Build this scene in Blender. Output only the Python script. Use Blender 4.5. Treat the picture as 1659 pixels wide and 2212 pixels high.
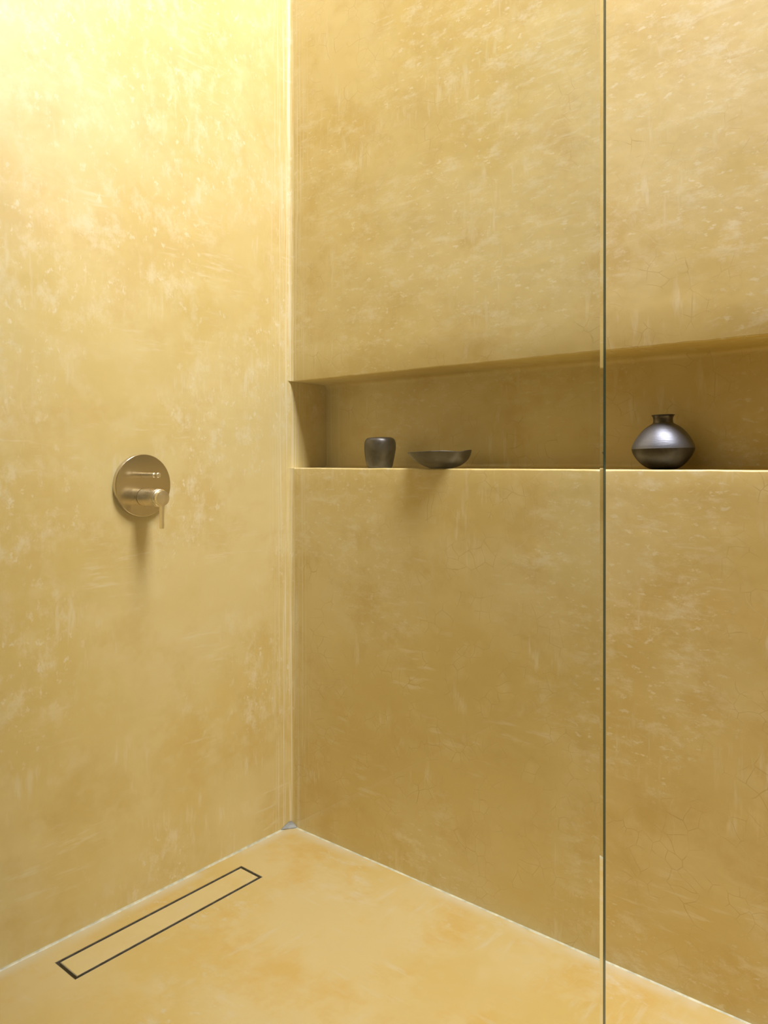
import bpy, bmesh, math, random
from mathutils import Vector, Matrix, noise

for o in list(bpy.data.objects):
    bpy.data.objects.remove(o, do_unlink=True)
scene = bpy.context.scene
COL = scene.collection
R = math.radians

# ------------------------------------------------------------------ camera
F_PX, W_PX, H_PX = 1655.11, 1659.0, 2212.0
YAW, TILT, ROLL, V0 = 0.692936, 0.0058913, -0.0011235, 1008.588
CAM = Vector((1.7740, -1.67957, 1.15))
fw = Vector((-math.sin(YAW) * math.cos(TILT), math.cos(YAW) * math.cos(TILT), -math.sin(TILT)))
rt = Vector((math.cos(YAW), math.sin(YAW), 0.0))
up = rt.cross(fw)
r2 = math.cos(ROLL) * rt + math.sin(ROLL) * up
u2 = -math.sin(ROLL) * rt + math.cos(ROLL) * up
cd = bpy.data.cameras.new('camera')
cam = bpy.data.objects.new('camera', cd)
COL.objects.link(cam)
M3 = Matrix((r2, u2, -fw)).transposed()
cam.matrix_world = Matrix.Translation(CAM) @ M3.to_4x4()
cd.sensor_fit = 'VERTICAL'
cd.sensor_height = 36.0
cd.sensor_width = 27.0
cd.lens = F_PX / H_PX * 36.0
cd.shift_y = -(H_PX / 2 - V0) / H_PX
cd.clip_start = 0.01
scene.camera = cam

# ------------------------------------------------------------------ light
CEIL = 3.95            # ceiling height; the shower is lit by a roof light above it
SKY_X = (0.80, 2.80)
SKY_Y = (-0.90, -0.12)
SHAFT = 0.25
world = bpy.data.worlds.new('world')
scene.world = world
world.use_nodes = True
wn = world.node_tree
wn.nodes['Background'].inputs['Color'].default_value = (0.62, 0.78, 1.0, 1)
wn.nodes['Background'].inputs['Strength'].default_value = 0.0

def area(name, loc, rot, sx, sy, power, color):
    l = bpy.data.lights.new(name, 'AREA')
    l.shape = 'RECTANGLE'
    l.size, l.size_y = sx, sy
    l.energy, l.color = power, color
    o = bpy.data.objects.new(name, l)
    o.location, o.rotation_euler = loc, rot
    COL.objects.link(o)
    return o
area('roof_light_daylight', ((SKY_X[0] + SKY_X[1]) / 2, (SKY_Y[0] + SKY_Y[1]) / 2, CEIL + SHAFT - 0.02),
     (0, 0, 0), SKY_X[1] - SKY_X[0] - 0.02, SKY_Y[1] - SKY_Y[0] - 0.02, 232.0, (1.0, 0.985, 1.06))
scene.cycles.caustics_reflective = False
scene.cycles.diffuse_bounces = 3
scene.cycles.max_bounces = 7
scene.cycles.use_light_tree = False
vs = scene.view_settings
vs.view_transform = 'Standard'
vs.look = 'None'
vs.exposure = 0.0
vs.gamma = 1.0
vs.use_curve_mapping = False

# ------------------------------------------------------------------ helpers
def tag(o, label=None, cat=None, group=None, kind=None):
    if label: o['label'] = label
    if cat: o['category'] = cat
    if group: o['group'] = group
    if kind: o['kind'] = kind
    return o

def obj(name, bm, mat, parent=None, smooth=False, angle=35):
    me = bpy.data.meshes.new(name)
    bmesh.ops.recalc_face_normals(bm, faces=bm.faces)
    bm.to_mesh(me)
    bm.free()
    if mat: me.materials.append(mat)
    o = bpy.data.objects.new(name, me)
    COL.objects.link(o)
    if parent:
        o.parent = parent
        o.matrix_parent_inverse = parent.matrix_basis.inverted()
    if smooth:
        for p in me.polygons: p.use_smooth = True
        try: me.set_sharp_from_angle(angle=R(angle))
        except Exception: pass
    return o

def struct(name, bm, mat, parent=None, **k):
    o = obj(name, bm, mat, parent, **k)
    if parent is None: o['kind'] = 'structure'
    return o

def empty(name, loc):
    o = bpy.data.objects.new(name, None)
    o.location = loc
    o.empty_display_size = 0.05
    COL.objects.link(o)
    return o

def add_box(bm, x0, x1, y0, y1, z0, z1):
    v = [bm.verts.new(p) for p in ((x0, y0, z0), (x1, y0, z0), (x1, y1, z0), (x0, y1, z0),
                                   (x0, y0, z1), (x1, y0, z1), (x1, y1, z1), (x0, y1, z1))]
    for f in ((0, 3, 2, 1), (4, 5, 6, 7), (0, 1, 5, 4), (1, 2, 6, 5), (2, 3, 7, 6), (3, 0, 4, 7)):
        bm.faces.new([v[i] for i in f])

def box(x0, x1, y0, y1, z0, z1):
    bm = bmesh.new()
    add_box(bm, x0, x1, y0, y1, z0, z1)
    return bm

def bevel_box(x0, x1, y0, y1, z0, z1, w, seg=2):
    bm = box(x0, x1, y0, y1, z0, z1)
    bmesh.ops.bevel(bm, geom=bm.edges[:], offset=w, segments=seg, profile=0.5, affect='EDGES')
    return bm

def lathe(prof, n=96, axis='Z', origin=(0, 0, 0), warp=None):
    """prof: list of (radius, height); ends with radius 0 are closed to a point."""
    bm = bmesh.new()
    rings = []
    ox, oy, oz = origin
    def P(r, a, h):
        c, s = r * math.cos(a), r * math.sin(a)
        p = Vector((c, s, h)) if axis == 'Z' else Vector((h, c, s))
        if warp: p = warp(p)
        return p + Vector(origin)
    for r, h in prof:
        if r < 1e-6:
            rings.append([bm.verts.new(P(0, 0, h))])
        else:
            rings.append([bm.verts.new(P(r, 2 * math.pi * k / n, h)) for k in range(n)])
    for a, b in zip(rings, rings[1:]):
        for k in range(n):
            k2 = (k + 1) % n
            if len(a) == 1 and len(b) == 1: continue
            if len(a) == 1: bm.faces.new((a[0], b[k], b[k2]))
            elif len(b) == 1: bm.faces.new((a[k], b[0], a[k2]))
            else: bm.faces.new((a[k], b[k], b[k2], a[k2]))
    return bm

def catmull(pts, sub=6):
    out = []
    n = len(pts)
    for i in range(n - 1):
        p0, p1, p2, p3 = pts[max(i - 1, 0)], pts[i], pts[i + 1], pts[min(i + 2, n - 1)]
        for k in range(sub):
            t = k / sub
            q = []
            for c in range(2):
                q.append(0.5 * ((2 * p1[c]) + (-p0[c] + p2[c]) * t + (2 * p0[c] - 5 * p1[c] + 4 * p2[c] - p3[c]) * t * t
                                + (-p0[c] + 3 * p1[c] - 3 * p2[c] + p3[c]) * t ** 3))
            out.append((max(q[0], 0.0), q[1]))
    out.append(pts[-1])
    return out

# ------------------------------------------------------------------ node materials
class NT:
    def __init__(self, name):
        self.m = bpy.data.materials.new(name)
        self.m.use_nodes = True
        self.t = self.m.node_tree
        self.dim = '3D'
        self.b = self.t.nodes['Principled BSDF']
        self.out = self.t.nodes['Material Output']
        self.co = self.t.nodes.new('ShaderNodeTexCoord').outputs['Object']
    def link(self, a, b): self.t.links.new(a, b)
    def _in(self, sock, v):
        if hasattr(v, 'is_output') or isinstance(v, bpy.types.NodeSocket): self.link(v, sock)
        else: sock.default_value = v
    def mapping(self, scale=(1, 1, 1), rot=(0, 0, 0), loc=(0, 0, 0), co=None):
        n = self.t.nodes.new('ShaderNodeMapping')
        n.inputs['Scale'].default_value = scale
        n.inputs['Rotation'].default_value = rot
        n.inputs['Location'].default_value = loc
        self.link(co or self.co, n.inputs['Vector'])
        return n.outputs[0]
    def noise(self, scale, detail=4, rough=0.55, dist=0.0, co=None, lac=2.0):
        n = self.t.nodes.new('ShaderNodeTexNoise')
        n.noise_dimensions = self.dim
        n.inputs['Scale'].default_value = scale
        n.inputs['Detail'].default_value = detail
        n.inputs['Roughness'].default_value = rough
        n.inputs['Distortion'].default_value = dist
        n.inputs['Lacunarity'].default_value = lac
        self.link(co or self.co, n.inputs['Vector'])
        return n.outputs['Fac']
    def noisec(self, scale, detail=2, co=None):
        n = self.t.nodes.new('ShaderNodeTexNoise')
        n.noise_dimensions = self.dim
        n.inputs['Scale'].default_value = scale
        n.inputs['Detail'].default_value = detail
        self.link(co or self.co, n.inputs['Vector'])
        return n.outputs['Color']
    def vor(self, scale, co=None):
        n = self.t.nodes.new('ShaderNodeTexVoronoi')
        n.feature = 'DISTANCE_TO_EDGE'
        n.voronoi_dimensions = self.dim
        n.inputs['Scale'].default_value = scale
        self.link(co or self.co, n.inputs['Vector'])
        return n.outputs['Distance']
    def rng(self, v, a, b, c=0.0, d=1.0, smooth=True):
        n = self.t.nodes.new('ShaderNodeMapRange')
        n.interpolation_type = 'SMOOTHSTEP' if smooth else 'LINEAR'
        self.link(v, n.inputs['Value'])
        n.inputs['From Min'].default_value, n.inputs['From Max'].default_value = a, b
        n.inputs['To Min'].default_value, n.inputs['To Max'].default_value = c, d
        return n.outputs['Result']
    def math(self, op, a, b=0.0):
        n = self.t.nodes.new('ShaderNodeMath')
        n.operation = op
        self._in(n.inputs[0], a); self._in(n.inputs[1], b)
        return n.outputs[0]
    def vmix(self, a, b, f):
        n = self.t.nodes.new('ShaderNodeMix')
        n.data_type = 'VECTOR'
        self._in(n.inputs[0], f); self._in(n.inputs[4], a); self._in(n.inputs[5], b)
        return n.outputs[1]
    def cmix(self, a, b, f, mode='MIX'):
        n = self.t.nodes.new('ShaderNodeMix')
        n.data_type = 'RGBA'
        n.blend_type = mode
        self._in(n.inputs[0], f); self._in(n.inputs[6], a); self._in(n.inputs[7], b)
        return n.outputs[2]
    def xyz(self):
        n = self.t.nodes.new('ShaderNodeSeparateXYZ')
        self.link(self.co, n.inputs[0])
        return n.outputs
    def bump(self, h, strength, dist, prev=None):
        n = self.t.nodes.new('ShaderNodeBump')
        n.inputs['Strength'].default_value = strength
        n.inputs['Distance'].default_value = dist
        self.link(h, n.inputs['Height'])
        if prev: self.link(prev, n.inputs['Normal'])
        return n.outputs[0]

def c4(r, g, b): return (r, g, b, 1.0)

def plaster(name, seed, uv, base, light, deep, pale, crack=0.0, streak=0.5, pale_amt=0.6,
            corner=False, rough=(0.42, 0.58), rot=0.0, rich=True, aniso=(1.0, 0.7), edge=None):
    """burnished ochre lime plaster: cloudy tone, pale lime bloom, trowel marks, craquelure.
    uv picks the two object-space axes that span the surface."""
    t = NT(name)
    t.dim = '2D'
    xyz = t.xyz()
    u = xyz['xy'.index(uv[0])]
    if uv == 'xz': v = t.math('ADD', xyz[2], xyz[1])
    elif uv == 'yz': v = xyz[2]; u = t.math('ADD', xyz[1], xyz[0])
    else: v = xyz[1]
    cb = t.t.nodes.new('ShaderNodeCombineXYZ')
    t.link(u, cb.inputs[0]); t.link(v, cb.inputs[1])
    t.co = cb.outputs[0]
    s = Vector((seed * 7.31, seed * 3.17, 0))
    def co(k, scale=(1, 1), rz=0.0):
        return t.mapping(scale=(scale[0], scale[1], 1), loc=s * k, rot=(0, 0, rz))
    big = t.noise(1.5, 3, 0.55, 0.0, co(1))
    mid = t.noise(4.5, 6, 0.64, 0.0, co(1.4))
    col = t.cmix(base, light, t.rng(big, 0.38, 0.66))
    col = t.cmix(col, deep, t.math('MULTIPLY', t.rng(mid, 0.46, 0.74), 0.7))
    palef = None
    if rich:
        cloud = t.noise(12, 3, 0.62, 0.0, co(1.7))
        col = t.cmix(col, light, t.math('MULTIPLY', t.rng(cloud, 0.50, 0.72), 0.6))
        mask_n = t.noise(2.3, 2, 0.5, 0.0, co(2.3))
        if uv != 'xy': mask_n = t.math('ADD', mask_n, t.rng(v, 0.25, 2.4, 0.0, 0.15, False))   # more lime bloom high on the walls, painting the washed-out highlight into the colour
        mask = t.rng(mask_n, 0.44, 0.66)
        rag = t.noise(15, 5, 0.74, 0.0, co(3.1, aniso, rot))
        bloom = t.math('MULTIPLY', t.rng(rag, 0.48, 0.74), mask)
        st1 = t.noise(1.0, 3, 0.62, 0.0, co(1, (42, 8), rot))
        st2 = t.noise(1.0, 3, 0.62, 0.0, co(1.3, (9, 60), rot + 0.12))
        mm = t.noise(4.2, 2, 0.5, 0.0, co(4.1))
        m1 = t.rng(mm, 0.53, 0.68)
        m2 = t.rng(mm, 0.47, 0.32)
        str_ = t.math('MAXIMUM', t.math('MULTIPLY', t.rng(st1, 0.52, 0.74), m1),
                      t.math('MULTIPLY', t.rng(st2, 0.53, 0.76), m2))
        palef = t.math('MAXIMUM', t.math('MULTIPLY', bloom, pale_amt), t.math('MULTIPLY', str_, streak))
        if corner:
            # vertical float marks where the trowel ran along the wall corner
            cm = t.rng(t.math('ABSOLUTE', u), 0.012, 0.11, 1.0, 0.0)
            ln = t.rng(t.noise(1.0, 3, 0.6, 0.0, co(1, (150, 2.2))), 0.47, 0.68)
            palef = t.math('MAXIMUM', palef, t.math('MULTIPLY', t.math('MULTIPLY', cm, ln), 0.75))
        nk = t.noise(44, 3, 0.65, 0.0, co(6.1, aniso, rot))
        palef = t.math('MAXIMUM', palef, t.math('MULTIPLY', t.math('MULTIPLY', t.rng(nk, 0.60, 0.74), mask), 0.7))
        if edge is not None:
            # chalky wear where the floor meets the walls
            em = t.math('MINIMUM', t.math('ABSOLUTE', u), t.math('ABSOLUTE', v))
            palef = t.math('MAXIMUM', palef, t.math('MULTIPLY', t.rng(em, 0.0, edge, 0.85, 0.0), t.rng(mid, 0.36, 0.58)))
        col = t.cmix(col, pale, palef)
        if crack > 0:
            nc = t.noisec(6, 2, co(1))
            wv = t.vmix(co(1), nc, 0.08)
            d = t.vor(30, wv)
            line = t.rng(d, 0.0, 0.035, 1.0, 0.0)
            brk = t.rng(cloud, 0.44, 0.66)
            reg = t.rng(mask_n, 0.66, 0.50)
            ck = t.math('MULTIPLY', t.math('MULTIPLY', line, brk), reg)
            col = t.cmix(col, deep, t.math('MULTIPLY', ck, crack), 'MULTIPLY')
            d2 = t.vor(9, t.vmix(co(2.9), nc, 0.10))
            l2 = t.math('MULTIPLY', t.rng(d2, 0.0, 0.010, 1.0, 0.0), t.rng(mid, 0.48, 0.58))
            col = t.cmix(col, pale, t.math('MULTIPLY', l2, 0.4 * crack))
    t.link(col, t.b.inputs['Base Color'])
    if rich:
        t.b.inputs['IOR'].default_value = 1.5 if uv == 'xy' else 1.95     # soap-waxed lime surface
        t.link(t.rng(mid, 0.35, 0.65, rough[0], rough[1]), t.b.inputs['Roughness'])
        hh = t.noise(4.2, 5, 0.45, 0.0, co(1.9, (1, 1), 0.6))
        t.link(t.bump(hh, 0.32, 0.012), t.b.inputs['Normal'])
    else:
        t.b.inputs['Roughness'].default_value = 0.5 * (rough[0] + rough[1])
    return t.m

BASE = c4(0.630, 0.476, 0.160)
LIGHT = c4(0.68, 0.55, 0.24)
DEEP = c4(0.575, 0.405, 0.112)
PALE = c4(0.77, 0.69, 0.46)
F_BASE, F_LIGHT = c4(0.490, 0.35, 0.108), c4(0.515, 0.395, 0.165)
F_DEEP, F_PALE = c4(0.480, 0.300, 0.062), c4(0.515, 0.452, 0.29)
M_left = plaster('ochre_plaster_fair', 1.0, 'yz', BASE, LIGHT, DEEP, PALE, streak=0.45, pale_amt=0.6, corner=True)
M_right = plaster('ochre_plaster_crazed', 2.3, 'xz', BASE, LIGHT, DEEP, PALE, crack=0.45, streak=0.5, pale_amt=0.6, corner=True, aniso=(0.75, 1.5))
M_floor = plaster('ochre_plaster_floor', 3.9, 'xy', F_BASE, F_LIGHT, F_DEEP, F_PALE, streak=0.35, pale_amt=0.85, rough=(0.36, 0.52), rot=0.7, aniso=(0.5, 0.9), edge=0.05)
M_room = plaster('ochre_plaster_plain', 5.2, 'xz', c4(0.22, 0.18, 0.09), c4(0.24, 0.20, 0.105), c4(0.20, 0.16, 0.08), PALE, rich=False)

def simple(name, col, rough, metal=0.0, spec=0.5, var=0.12, nscale=20, bumps=0.0, bscale=60, co_scale=(1, 1, 1), bdist=0.001):
    t = NT(name)
    co = t.mapping(scale=co_scale)
    n = t.noise(nscale, 5, 0.6, 0.4, co)
    a = c4(*(max(0.0, c * (1 - var)) for c in col)); b = c4(*(min(1.0, c * (1 + var)) for c in col))
    t.link(t.cmix(a, b, t.rng(n, 0.3, 0.7)), t.b.inputs['Base Color'])
    t.link(t.rng(n, 0.3, 0.7, max(0.02, rough - 0.05), rough + 0.05), t.b.inputs['Roughness'])
    t.b.inputs['Metallic'].default_value = metal
    t.b.inputs['Specular IOR Level'].default_value = spec
    if bumps > 0:
        t.link(t.bump(t.noise(bscale, 4, 0.6, 0.2, co), bumps, bdist), t.b.inputs['Normal'])
    return t.m

M_nickel = simple('brushed_champagne_metal', (0.62, 0.52, 0.36), 0.18, 1.0, var=0.05, nscale=4, bumps=0.015, bscale=1.0, co_scale=(60, 60, 900), bdist=0.0004)
M_nickel2 = simple('satin_champagne_metal', (0.86, 0.78, 0.61), 0.30, 1.0, var=0.05, nscale=40)
M_dark = simple('shadow_gap_metal', (0.05, 0.05, 0.045), 0.5, 0.6)
M_steel = simple('dull_stainless_steel', (0.20, 0.22, 0.22), 0.45, 0.8, var=0.3, nscale=60, bumps=0.2, bscale=200)
M_seal = simple('pale_sealant', (0.50, 0.49, 0.34), 0.45, var=0.22, nscale=35)
M_sealg = simple('grey_sealant', (0.19, 0.20, 0.175), 0.5, var=0.3, nscale=60)
M_graph = simple('burnished_graphite_clay', (0.20, 0.208, 0.232), 0.46, 0.75, var=0.3, nscale=30, bumps=0.35, bscale=1.0, co_scale=(30, 30, 220), bdist=0.0012)
M_black = simple('smoked_black_clay', (0.047, 0.039, 0.030), 0.42, 0.25, var=0.4, nscale=28, bumps=0.35, bscale=70, bdist=0.001)
M_jar = simple('burnished_black_clay', (0.095, 0.090, 0.085), 0.40, 0.85, var=0.3, nscale=30, bumps=0.3, bscale=80, bdist=0.0009)

# ------------------------------------------------------------------ the room
ZS, ZT, ND = 1.1332, 1.4055, 0.160        # niche shelf, niche soffit, niche depth
ROOM_X, ROOM_Y = 4.2, -4.2

def arc(cy, cz, r, a0, a1, n):
    return [(cy + r * math.cos(R(a0 + (a1 - a0) * k / n)), cz + r * math.sin(R(a0 + (a1 - a0) * k / n))) for k in range(n + 1)]

# right-hand wall: one plastered profile with the recessed niche, swept along x
re, rc = 0.0045, 0.014
prof = [(0.0, 0.0), (0.0, 0.3), (0.0, 0.7), (0.0, 1.0), (0.0, 1.08)]
prof += arc(re, ZS - re, re, 180, 90, 5)
prof += [(0.05, ZS), (0.1, ZS)]
prof += arc(ND - rc, ZS + rc, rc, -90, 0, 5)
prof += [(ND, ZS + 0.09), (ND, ZT - 0.09)]
prof += arc(ND - rc, ZT - rc, rc, 0, 90, 5)
prof += [(0.1, ZT), (0.05, ZT)]
prof += arc(0.003, ZT + 0.003, 0.003, 270, 180, 4)
prof += [(0.0, 1.5), (0.0, 1.8), (0.0, 2.4), (0.0, 3.0), (0.0, CEIL)]
prof += [(0.34, CEIL), (0.34, 0.0)]
bm = bmesh.new()
xs = [0.0]
while xs[-1] < 1.8: xs.append(xs[-1] + 0.0075)
while xs[-1] < ROOM_X: xs.append(min(ROOM_X, xs[-1] + 0.1))
rings = []
for x in xs:
    ring = []
    for y, z in prof:
        ye, ze = y, z
        ds, dt = math.hypot(y, z - ZS), math.hypot(y, z - ZT)
        wob = 0.0011 * noise.noise(Vector((x * 9, 0, 1.7))) + 0.0007 * noise.noise(Vector((x * 38, 0, 4.1)))
        wob2 = 0.0014 * noise.noise(Vector((x * 8, 5, 0.3))) + 0.0010 * noise.noise(Vector((x * 44, 2, 9.1)))
        if ds < 0.02: ze += wob; ye += 0.6 * wob2
        if dt < 0.02: ze += wob2; ye += 0.5 * wob
        ring.append(bm.verts.new((x, ye, ze)))
    rings.append(ring)
n = len(prof)
for a, b in zip(rings, rings[1:]):
    for k in range(n):
        bm.faces.new((a[k], a[(k + 1) % n], b[(k + 1) % n], b[k]))
bm.faces.new(rings[0]); bm.faces.new(list(reversed(rings[-1])))
wall_right = struct('wall_right', bm, M_right, smooth=True, angle=40)
wall_left = struct('wall_left', box(-0.15, 0.0, ROOM_Y, 0.34, 0.0, CEIL), M_left)
wall_front = struct('wall_front', box(-0.15, ROOM_X + 0.15, ROOM_Y - 0.15, ROOM_Y, 0.0, CEIL), M_room)
wall_far = struct('wall_side', box(ROOM_X, ROOM_X + 0.15, ROOM_Y, 0.34, 0.0, CEIL), M_room)

# floor with the slot for the drain
DX0, DX1, DY0, DY1 = 0.0685, 0.1603, -0.8082, -0.2603
def frame_slab(xa, ya, z0, z1):
    bm = bmesh.new()
    for i in range(3):
        for j in range(3):
            if i == 1 and j == 1: continue
            add_box(bm, xa[i], xa[i + 1], ya[j], ya[j + 1], z0, z1)
    bmesh.ops.remove_doubles(bm, verts=bm.verts[:], dist=1e-6)
    # drop the inner faces shared by two boxes
    seen = {}
    for f in bm.faces:
        key = tuple(round(c, 5) for c in f.calc_center_median())
        seen.setdefault(key, []).append(f)
    kill = [f for fs in seen.values() if len(fs) > 1 for f in fs]
    bmesh.ops.delete(bm, geom=kill, context='FACES')
    return bm
floor = struct('floor', frame_slab([-0.15, DX0, DX1, ROOM_X + 0.15], [ROOM_Y - 0.15, DY0, DY1, 0.34], -0.1, 0.0), M_floor)
ceiling = struct('ceiling', frame_slab([-0.15, SKY_X[0], SKY_X[1], ROOM_X + 0.15], [ROOM_Y - 0.15, SKY_Y[0], SKY_Y[1], 0.34], CEIL, CEIL + SHAFT), M_room)

# coved plaster corner between the two walls, above and below the niche
def cove(z0, z1, r):
    bm = bmesh.new()
    nz = max(2, int((z1 - z0) / 0.03))
    prev = None
    for i in range(nz + 1):
        z = z0 + (z1 - z0) * i / nz
        rr = r * (1 + 0.18 * noise.noise(Vector((0, 3.3, z * 6))))
        pts = [(0.0005, -0.0005)] + [(rr + rr * math.cos(R(180 - 90 * k / 6)), -rr + rr * math.sin(R(180 - 90 * k / 6))) for k in range(7)]
        pts = [(-0.001, 0.001), (-0.001, -rr)] + pts[1:] + [(rr, 0.001)]
        ring = [bm.verts.new((x, y, z)) for x, y in pts]
        if prev:
            for k in range(len(ring)):
                k2 = (k + 1) % len(ring)
                bm.faces.new((prev[k], prev[k2], ring[k2], ring[k]))
        else: bm.faces.new(ring)
        prev = ring
    bm.faces.new(prev)
    return bm
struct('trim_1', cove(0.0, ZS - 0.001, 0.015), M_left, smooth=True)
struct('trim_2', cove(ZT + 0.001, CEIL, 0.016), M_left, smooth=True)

# sealant beads along the floor joints
def bead(along, length, w, h, seed):
    bm = bmesh.new()
    prev = None
    k = int(length / 0.02)
    for i in range(k + 1):
        s = length * i / k
        ww = w * (1 + 0.35 * noise.noise(Vector((s * 11, seed, 0))))
        hh = h * (1 + 0.35 * noise.noise(Vector((s * 9, seed, 7))))
        pts = [(0, 0), (ww, 0), (ww * 0.55, hh * 0.30), (ww * 0.25, hh * 0.62), (0, hh)]
        ring = [bm.verts.new((a, -s, z) if along == 'y' else (s, -a, z)) for a, z in pts]
        if prev:
            for q in range(len(ring)):
                q2 = (q + 1) % len(ring)
                bm.faces.new((prev[q], prev[q2], ring[q2], ring[q]))
        else: bm.faces.new(ring)
        prev = ring
    bm.faces.new(prev)
    return bm
t3 = struct('trim_3', bead('y', 1.0, 0.0045, 0.0045, 1.0), M_seal, smooth=True)
t4 = struct('trim_4', bead('x', 4.15, 0.0055, 0.0012, 5.0), M_seal, smooth=True)
# smear of grey sealant pressed into the corner
bm = bmesh.new()
ap = bm.verts.new((0.0085, -0.0085, 0.0065))
ring = [bm.verts.new(p) for p in ((0.0150, -0.0005, 0.009), (0.026, -0.0010, 0.002), (0.022, -0.010, 0.0010), (0.012, -0.022, 0.0010), (0.0010, -0.046, 0.0040), (0.0008, -0.0150, 0.015), (0.0045, -0.0045, 0.017))]
for k in range(len(ring)): bm.faces.new((ap, ring[k], ring[(k + 1) % len(ring)]))
obj('sealant_smear', bm, M_sealg, t3, smooth=True, angle=60)

# ------------------------------------------------------------------ linear drain
dr = tag(empty('linear_drain', ((DX0 + DX1) / 2, (DY0 + DY1) / 2, -0.03)),
         'long narrow floor drain with dark slots around a plaster-filled cover', 'drain')
def frame_ring(x0, x1, y0, y1, t, z0, z1):
    bm = bmesh.new()
    add_box(bm, x0, x1, y0, y0 + t, z0, z1); add_box(bm, x0, x1, y1 - t, y1, z0, z1)
    add_box(bm, x0, x0 + t, y0 + t, y1 - t, z0, z1); add_box(bm, x1 - t, x1, y0 + t, y1 - t, z0, z1)
    return bm
obj('channel_rim', frame_ring(DX0, DX1, DY0, DY1, 0.0014, -0.03, -0.0006), M_steel, dr)
obj('channel_bottom', box(DX0, DX1, DY0, DY1, -0.034, -0.03), M_dark, dr)
g = 0.0082
cv = obj('cover', bevel_box(DX0 + g + 0.0012, DX1 - g - 0.0012, DY0 + g + 0.0012, DY1 - g - 0.0012, -0.010, 0.0006, 0.001, 1),
         plaster('ochre_plaster_cover', 3.2, 'xy', F_LIGHT, c4(0.545, 0.43, 0.185), F_BASE, F_PALE, streak=0.2, pale_amt=0.3, rough=(0.36, 0.5)), dr)
obj('cover_tray', frame_ring(DX0 + g, DX1 - g, DY0 + g, DY1 - g, 0.0012, -0.014, -0.0006), M_steel, cv)
for yy in (DY0 + 0.09, (DY0 + DY1) / 2, DY1 - 0.09):
    obj('cover_foot', box(DX0 + g + 0.006, DX1 - g - 0.006, yy - 0.006, yy + 0.006, -0.031, -0.009), M_dark, cv)

# ------------------------------------------------------------------ shower mixer
PX, PY, PZ = 0.0, -0.5368, 1.0906
mx = tag(empty('shower_mixer', (PX, PY, PZ)), 'round brushed champagne metal shower mixer with lever on the left wall', 'shower mixer')
pr, pt = 0.0815, 0.0145
obj('plate', lathe([(0, 0), (pr - 0.0005, 0), (pr, 0.0006), (pr, pt - 0.0012), (pr - 0.0012, pt), (0, pt)], 160, 'X', (PX, PY, PZ)), M_nickel, mx, smooth=True, angle=30)
# diverter pin
dy, dz = PY - 0.002, 1.1178
pin = obj('diverter', lathe([(0, pt), (0.0062, pt), (0.0062, 0.0655), (0.0052, 0.0662), (0.0, 0.0662)], 48, 'X', (PX, dy, dz)), M_nickel2, mx, smooth=True, angle=30)
obj('diverter_button', lathe([(0, 0.0655), (0.0036, 0.0655), (0.0036, 0.074), (0.0046, 0.0742), (0.0056, 0.0748), (0.0062, 0.0760), (0.0062, 0.0835), (0.0052, 0.0845), (0, 0.0847)], 48, 'X', (PX, dy, dz)), M_nickel2, pin, smooth=True, angle=30)
# control body and lever
ky, kz = PY + 0.0012, 1.0598
kb = obj('control_body', lathe([(0, pt + 0.0012), (0.0205, pt + 0.0012), (0.0232, pt + 0.0016), (0.0232, 0.0800), (0.0226, 0.0808), (0.0, 0.0808)], 96, 'X', (PX, ky, kz)), M_nickel2, mx, smooth=True, angle=30)
obj('shadow_ring', lathe([(0, pt), (0.0218, pt), (0.0218, pt + 0.0016), (0, pt + 0.0016)], 64, 'X', (PX, ky, kz)), M_dark, kb, smooth=True, angle=30)
# lever head: keyhole outline (disc running into a slim handle), extruded and bevelled
def keyhole(r, w, tip, n=64):
    pts = []
    fr = 0.006                                    # fillet between disc and handle
    a = math.asin((w + fr) / (r + fr))
    # disc from right fillet, over the top, to left fillet (angles from -z)
    for k in range(n + 1):
        an = a + (2 * math.pi - 2 * a) * k / n
        pts.append((r * math.sin(an), -r * math.cos(an)))
    cz = -(r + fr) * math.cos(a)
    for k in range(1, 7):                          # left fillet
        b = a + (math.pi / 2 - a) * k / 6
        pts.append((-(w + fr) + fr * math.sin(a + (math.pi / 2 - a) * k / 6), cz + fr * math.cos(b)))
    for k in range(0, 9):                          # rounded tip
        an = math.pi * k / 8
        pts.append((-w * math.cos(an), tip + w - w * math.sin(an) * 0.9))
    for k in range(6, 0, -1):
        b = a + (math.pi / 2 - a) * k / 6
        pts.append(((w + fr) - fr * math.sin(b), cz + fr * math.cos(b)))
    return pts
def extrude_x(pts, x0, x1, oy, oz, bev):
    bm = bmesh.new()
    f = bm.faces.new([bm.verts.new((x0, oy + y, oz + z)) for y, z in pts])
    r = bmesh.ops.extrude_face_region(bm, geom=[f])
    vs_ = [v for v in r['geom'] if isinstance(v, bmesh.types.BMVert)]
    bmesh.ops.translate(bm, verts=vs_, vec=(x1 - x0, 0, 0))
    ed = [e for e in bm.edges if all(abs(v.co.x - x1) < 1e-6 for v in e.verts)]
    bmesh.ops.bevel(bm, geom=ed, offset=bev, segments=2, profile=0.5, affect='EDGES')
    return bm
lv = obj('lever', extrude_x(keyhole(0.0195, 0.0036, -0.0785), 0.0862, 0.0975, ky, kz, 0.0008), M_nickel2, mx, smooth=True, angle=30)
obj('lever_collar', lathe([(0, 0.0815), (0.0218, 0.0815), (0.0224, 0.0822), (0.0224, 0.0868), (0.0206, 0.0885), (0, 0.0885)], 80, 'X', (PX, ky, kz)), M_nickel2, lv, smooth=True, angle=30)

# ------------------------------------------------------------------ pots on the niche shelf
SH = ZS + 0.0003
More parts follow.
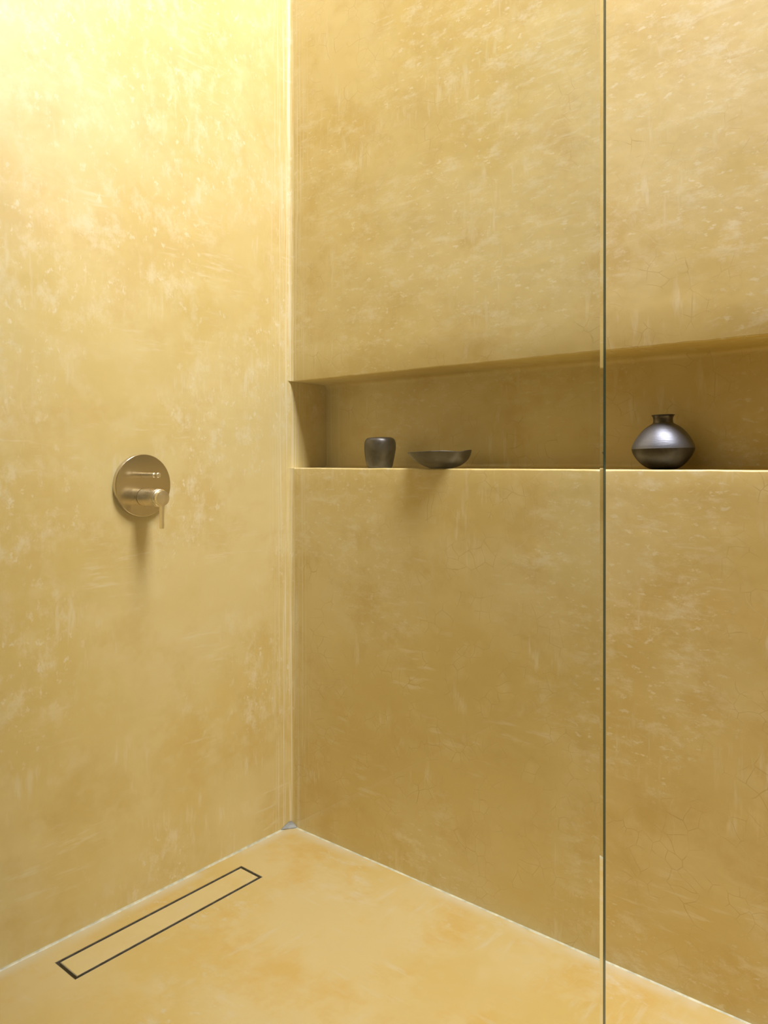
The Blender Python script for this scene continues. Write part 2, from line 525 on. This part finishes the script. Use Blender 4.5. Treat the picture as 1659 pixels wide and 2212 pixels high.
# jar
jx, jy = 0.3195, 0.056
jp = [(0, 0.0006), (0.031, 0.0), (0.0355, 0.0010), (0.0378, 0.006), (0.0405, 0.018), (0.0432, 0.032), (0.0454, 0.046), (0.0467, 0.058), (0.0468, 0.067), (0.0460, 0.0745),
      (0.0438, 0.0815), (0.0398, 0.0868), (0.0345, 0.0895), (0.0300, 0.0902)]
inner = [(0.0278, 0.0886), (0.0285, 0.0855), (0.0370, 0.0800), (0.0415, 0.0700), (0.0400, 0.045), (0.0350, 0.016), (0.028, 0.0075), (0.0, 0.0065)]
def jw(p):
    k = 1 + 0.012 * noise.noise(Vector((p.x * 30, p.y * 30, p.z * 25)))
    return Vector((p.x * k + 0.025 * max(0.0, p.z - 0.02), p.y * k, p.z * (1 + 0.010 * noise.noise(Vector((p.x * 22, p.y * 22, 3))))))
tag(obj('jar', lathe(catmull(jp, 5) + inner, 96, 'Z', (jx, jy, SH), jw), M_jar, smooth=True, angle=60),
    'small dark burnished clay jar with rounded shoulders on the niche shelf', 'jar')
# shallow bowl, uneven hand-built rim, standing over the shelf edge
bx_, by_ = 0.5535, 0.030
bl = [(0, 0.0), (0.022, 0.0), (0.032, 0.0010), (0.046, 0.0055), (0.060, 0.0130), (0.072, 0.0225), (0.0805, 0.0325), (0.0860, 0.0425), (0.0872, 0.0455),
      (0.0862, 0.0468), (0.0840, 0.0455), (0.076, 0.0330), (0.062, 0.0200), (0.044, 0.0110), (0.022, 0.0065), (0, 0.0055)]
rgt = Vector((math.cos(YAW - 0.07), math.sin(YAW - 0.07), 0))
def bw(p):
    a = p.x * rgt.x + p.y * rgt.y                       # along the picture's horizontal
    b = -p.x * rgt.y + p.y * rgt.x
    rr = math.hypot(a, b)
    u = a / 0.0876
    h = p.z / 0.0465
    b *= 0.86
    z = p.z
    # left flank slimmer and lower, right flank fuller with a lifted lip
    z += h * (-0.0040 * max(0.0, -u) ** 2 + 0.0035 * max(0.0, u - 0.62) * 3.0 - 0.0015 * math.exp(-((u - 0.55) / 0.16) ** 2))
    a += 0.010 * (1 - h) * (1 if rr > 0.01 else 0) * min(1, rr / 0.04) * 0.6
    a += 0.0025 * math.sin(h * math.pi)
    z += h * 0.0008 * noise.noise(Vector((a * 60, b * 60, 1)))
    return Vector((a * rgt.x - b * rgt.y, a * rgt.y + b * rgt.x, z))
tag(obj('bowl', lathe(catmull(bl, 4), 96, 'Z', (bx_, by_, SH), bw), M_jar, smooth=True, angle=60),
    'shallow dark clay bowl with uneven rim overhanging the niche shelf', 'bowl')
# vase
vx, vy = 1.1447, 0.0785
vs_e = tag(empty('vase', (vx, vy, SH)), 'squat dark clay vase with flared neck and shiny upper half', 'vase')
def S(h, w): return (w / 943.5, (1014.0 - h) / 943.5)
low = [(0.0, 0.0), S(1014, 17), S(1013.5, 24), S(1012.2, 29.8), S(1009, 36.3), S(1005, 42), S(999.5, 47.8), S(993.7, 52.7), S(988, 56.9), S(982.3, 60.4), S(976, 63.3), S(971, 64.6), S(969.4, 64.9)]
upp = [S(968.8, 65.0), S(964, 64.0), S(959, 62.2), S(954, 59.8), S(949, 57.0), S(944, 53.9), S(938.5, 50.0), S(932.7, 45.2), S(927, 39.5), S(922, 33.4), S(918.4, 27.8), S(916, 23.8), S(915.0, 22.0)]
nck = [S(915.0, 22.0), S(913.3, 20.9), S(910, 20.3), S(906, 20.1), S(902, 20.8), S(899, 22.4), S(897.2, 24.1), S(896.4, 23.9), S(896.6, 22.4), S(900, 19.2), S(905, 18.0), S(911, 18.0), S(917, 22)]
def vw(p):
    k = 1 + 0.007 * noise.noise(Vector((p.x * 24, p.y * 24, p.z * 20)))
    a = p.x * rgt.x + p.y * rgt.y
    return Vector((p.x * k, p.y * k, p.z + a * 0.020 * min(1.0, p.z / 0.03)))
vl = obj('lower_body', lathe(catmull(low, 4) + [S(968.8, 64.6)], 128, 'Z', (vx, vy, SH), vw), M_black, vs_e, smooth=True, angle=60)
vl['label'] = 'matt brownish black lower half'
vu = obj('upper_body', lathe([S(969.3, 64.6)] + catmull(upp, 5), 128, 'Z', (vx, vy, SH), vw), M_graph, vs_e, smooth=True, angle=28)
vu['label'] = 'shiny graphite grey upper half'
obj('neck', lathe(catmull(nck, 5), 96, 'Z', (vx, vy, SH), vw), simple('dark_burnished_neck', (0.12, 0.11, 0.10), 0.33, 0.9, var=0.2, nscale=30, bumps=0.2, bscale=90), vs_e, smooth=True, angle=60)

# ------------------------------------------------------------------ glass shower screen
GX, GY, GT, GH = 1.4762, -1.0, 0.008, 2.25
t = NT('clear_float_glass')
t.t.nodes.remove(t.b)
gl = t.t.nodes.new('ShaderNodeBsdfGlass')
gl.inputs['IOR'].default_value = 1.5
gl.inputs['Roughness'].default_value = 0.0
gl.inputs['Color'].default_value = (0.985, 0.993, 0.985, 1)
t.link(gl.outputs[0], t.out.inputs['Surface'])
M_glass = t.m
M_gedge = simple('green_glass_edge', (0.016, 0.062, 0.056), 0.08, 0.0, spec=0.9, var=0.1, nscale=12)
scr = tag(empty('shower_screen', (0.7, GY, 0.0)), 'clear frameless glass shower screen with dark green polished edge', 'glass screen')
y0, y1 = GY - GT / 2, GY + GT / 2
outl = [(0.0006, y0), (GX - 0.0025, y0), (GX, y0 + 0.00190), (GX, y1 - 0.0012), (GX - 0.0016, y1), (0.0006, y1)]
bm = bmesh.new()
lo = [bm.verts.new((x, y, 0.001)) for x, y in outl]
hi = [bm.verts.new((x, y, GH)) for x, y in outl]
bm.faces.new(lo); bm.faces.new(hi)
for k in range(len(outl)):
    k2 = (k + 1) % len(outl)
    bm.faces.new((lo[k], lo[k2], hi[k2], hi[k]))
pane = obj('pane', bm, M_glass, scr)
pe = obj('polished_edge', box(GX + 0.00002, GX + 0.0003, y0 + 0.00190, y1 - 0.0012, 0.001, GH), M_gedge, pane)
pe['label'] = 'dark green polished glass edge'
